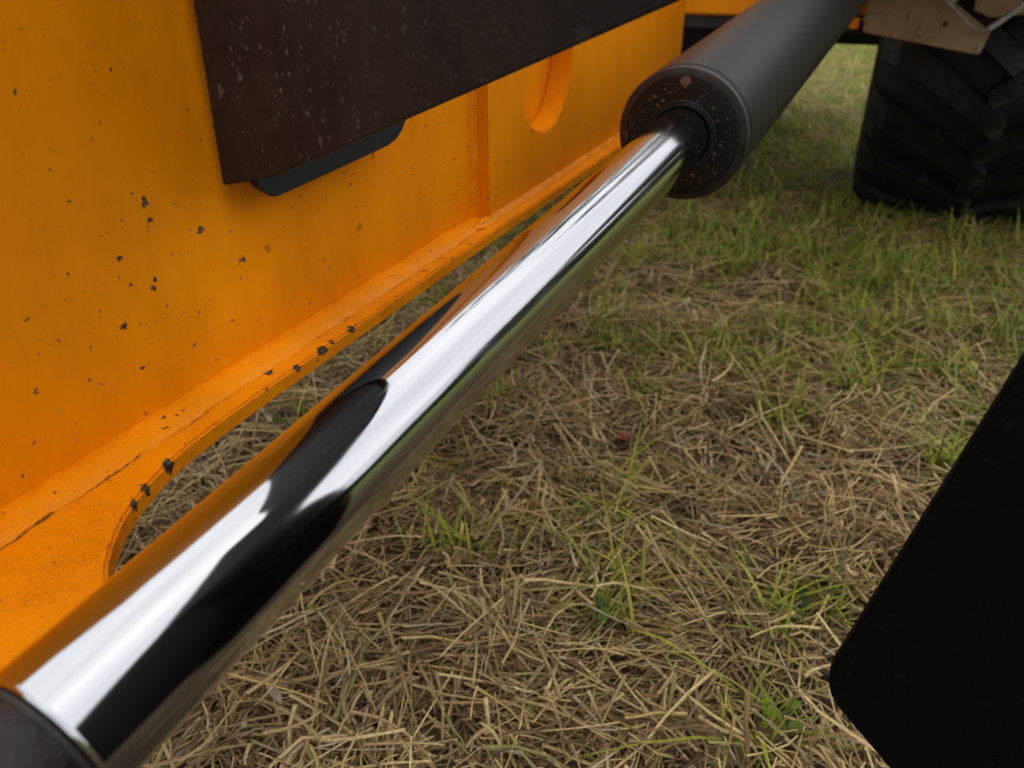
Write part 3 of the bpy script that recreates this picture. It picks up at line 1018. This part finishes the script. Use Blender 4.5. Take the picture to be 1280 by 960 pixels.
for (l, z, a, b) in ((-0.0193, 0.6214, 0.006, 0.014), (-0.063, 0.6259, 0.008, 0.011), (-0.0962, 0.5996, 0.0135, 0.012), (-0.0914, 0.5909, 0.01, 0.009), (0.0242, 0.6203, 0.013, 0.013), (-0.0288, 0.6487, 0.005, 0.008), (-0.1241, 0.6373, 0.004, 0.004), (-0.0063, 0.6004, 0.004, 0.003), (-0.1722, 0.5834, 0.005, 0.003), (-0.061, 0.5813, 0.006, 0.003)):
    bm = bmesh.new()
    bmesh.ops.create_icosphere(bm, subdivisions=2, radius=1)
    for v in bm.verts:
        q = 1 + .35 * mnoise.noise(v.co * 1.8 + Vector((l * 90, z * 50, 0)))
        v.co = Vector((2.2005 + v.co.x * min(.007, a * .6) * q, l + v.co.y * a * q, z + v.co.z * b * q))
    link("mud_lump", bm, 'tan', mg, True)
link("carrier_arm", box(2.209, 2.75, -.10, -.05, .70, .76, .004), 'dark_steel', mg)

# ------------------------------------------------------------------ wire rope
RB = (2.17, -.2, .6)
wr = empty("wire_rope", RB, "thin galvanised wire rope looped below the tan bracket, its right half twisted", "wire rope")
link("smooth_wire", tube([(2.17, -.118, .680), (2.17, -.1299, .6618), (2.17, -.160, .6370), (2.17, -.1889, .6127), (2.17, -.1985, .6062), (2.17, -.2073, .6034), (2.17, -.2170, .6030), (2.17, -.2263, .6040), (2.17, -.2320, .6075)], .0026, 10), 'wire', wr, True)
pa, pb = Vector((2.17, -.228, .6050)), Vector((2.17, -.330, .7105))
pm = Vector((2.17, -.2600, .6290))
for ph in (0, math.pi):
    pts = []
    for i in range(161):
        t = i / 160
        p = (1 - t) ** 2 * pa + 2 * t * (1 - t) * pm + t * t * pb
        d = (2 * (1 - t) * (pm - pa) + 2 * t * (pb - pm)).normalized()
        u = Vector((1, 0, 0))
        v = d.cross(u)
        a = t * 2 * math.pi * 9 + ph
        pts.append(p + (u * math.cos(a) + v * math.sin(a)) * .0042)
    link("twisted_strand", tube(pts, .0030, 7), 'wire', wr, True)
pts = []
for ph in (0, math.pi):
    pts = []
    for i in range(61):
        t = i / 60
        p = Vector((2.17, -.140, .6560)).lerp(Vector((2.17, -.185, .700)), t)
        d = Vector((0, -.045, .044)).normalized()
        u = Vector((1, 0, 0))
        v = d.cross(u)
        a = t * 2 * math.pi * 6 + ph
        pts.append(p + (u * math.cos(a) + v * math.sin(a)) * .0028)
    link("twisted_strand", tube(pts, .0024, 7), 'wire', wr, True)


# ------------------------------------------------------------------ single leaves one can pick out
def m_leaf(name, a, b):
    m = M(name)
    c = m.mix(m.ramp(m.noise(120, 4, 0.6), 0.35, 0.65), a, b)
    return m.out(c, 0.6, m.bump(m.noise(300, 3), 0.0006))


MAT['red_leaf'] = m_leaf("red_leaf", (0.30, 0.055, 0.035), (0.20, 0.05, 0.03))
MAT['pale_leaf'] = m_leaf("pale_leaf", (0.50, 0.42, 0.30), (0.36, 0.29, 0.19))


def leaf(name, s, l, length, width, az, mat, label, lift=.02, curl=.3):
    bx, by, _ = W(s, l)
    z0 = float(ground_z(np.array(bx), np.array(by))) + lift
    e = bpy.data.objects.new(name, None)
    bm = bmesh.new()
    rows = []
    N = 8
    for i in range(N + 1):
        t = i / N
        w = width * .5 * math.sin(math.pi * min(1, t * .96 + .02)) ** .8
        zc = curl * length * (t - .5) ** 2
        rows.append([bm.verts.new(((t - .5) * length, k * w, zc + abs(k) * w * .35)) for k in (-1, -.5, 0, .5, 1)])
    for a, b in zip(rows[:-1], rows[1:]):
        for k in range(4):
            bm.faces.new((a[k], a[k + 1], b[k + 1], b[k]))
    me = bpy.data.meshes.new(name)
    bm.to_mesh(me)
    bm.free()
    me.materials.append(MAT[mat])
    for f in me.polygons:
        f.use_smooth = True
    o = bpy.data.objects.new(name, me)
    COL.objects.link(o)
    o.location = (bx, by, z0)
    o.rotation_euler = (0.1, 0.12, az)
    o["label"] = label
    o["category"] = "leaf"
    bpy.data.objects.remove(e)
    return o


leaf("red_leaf", 1.121, .2689, .034, .024, .6, 'red_leaf', "small red leaf caught in the straw to the right of the rod", .022)
leaf("dry_leaf", .4416, .4844, .055, .011, 2.2, 'pale_leaf', "pale narrow dry leaf on the straw just below the near end of the rod", .03)

# drop the helper property
for o in bpy.data.objects:
    if "_base" in o:
        del o["_base"]
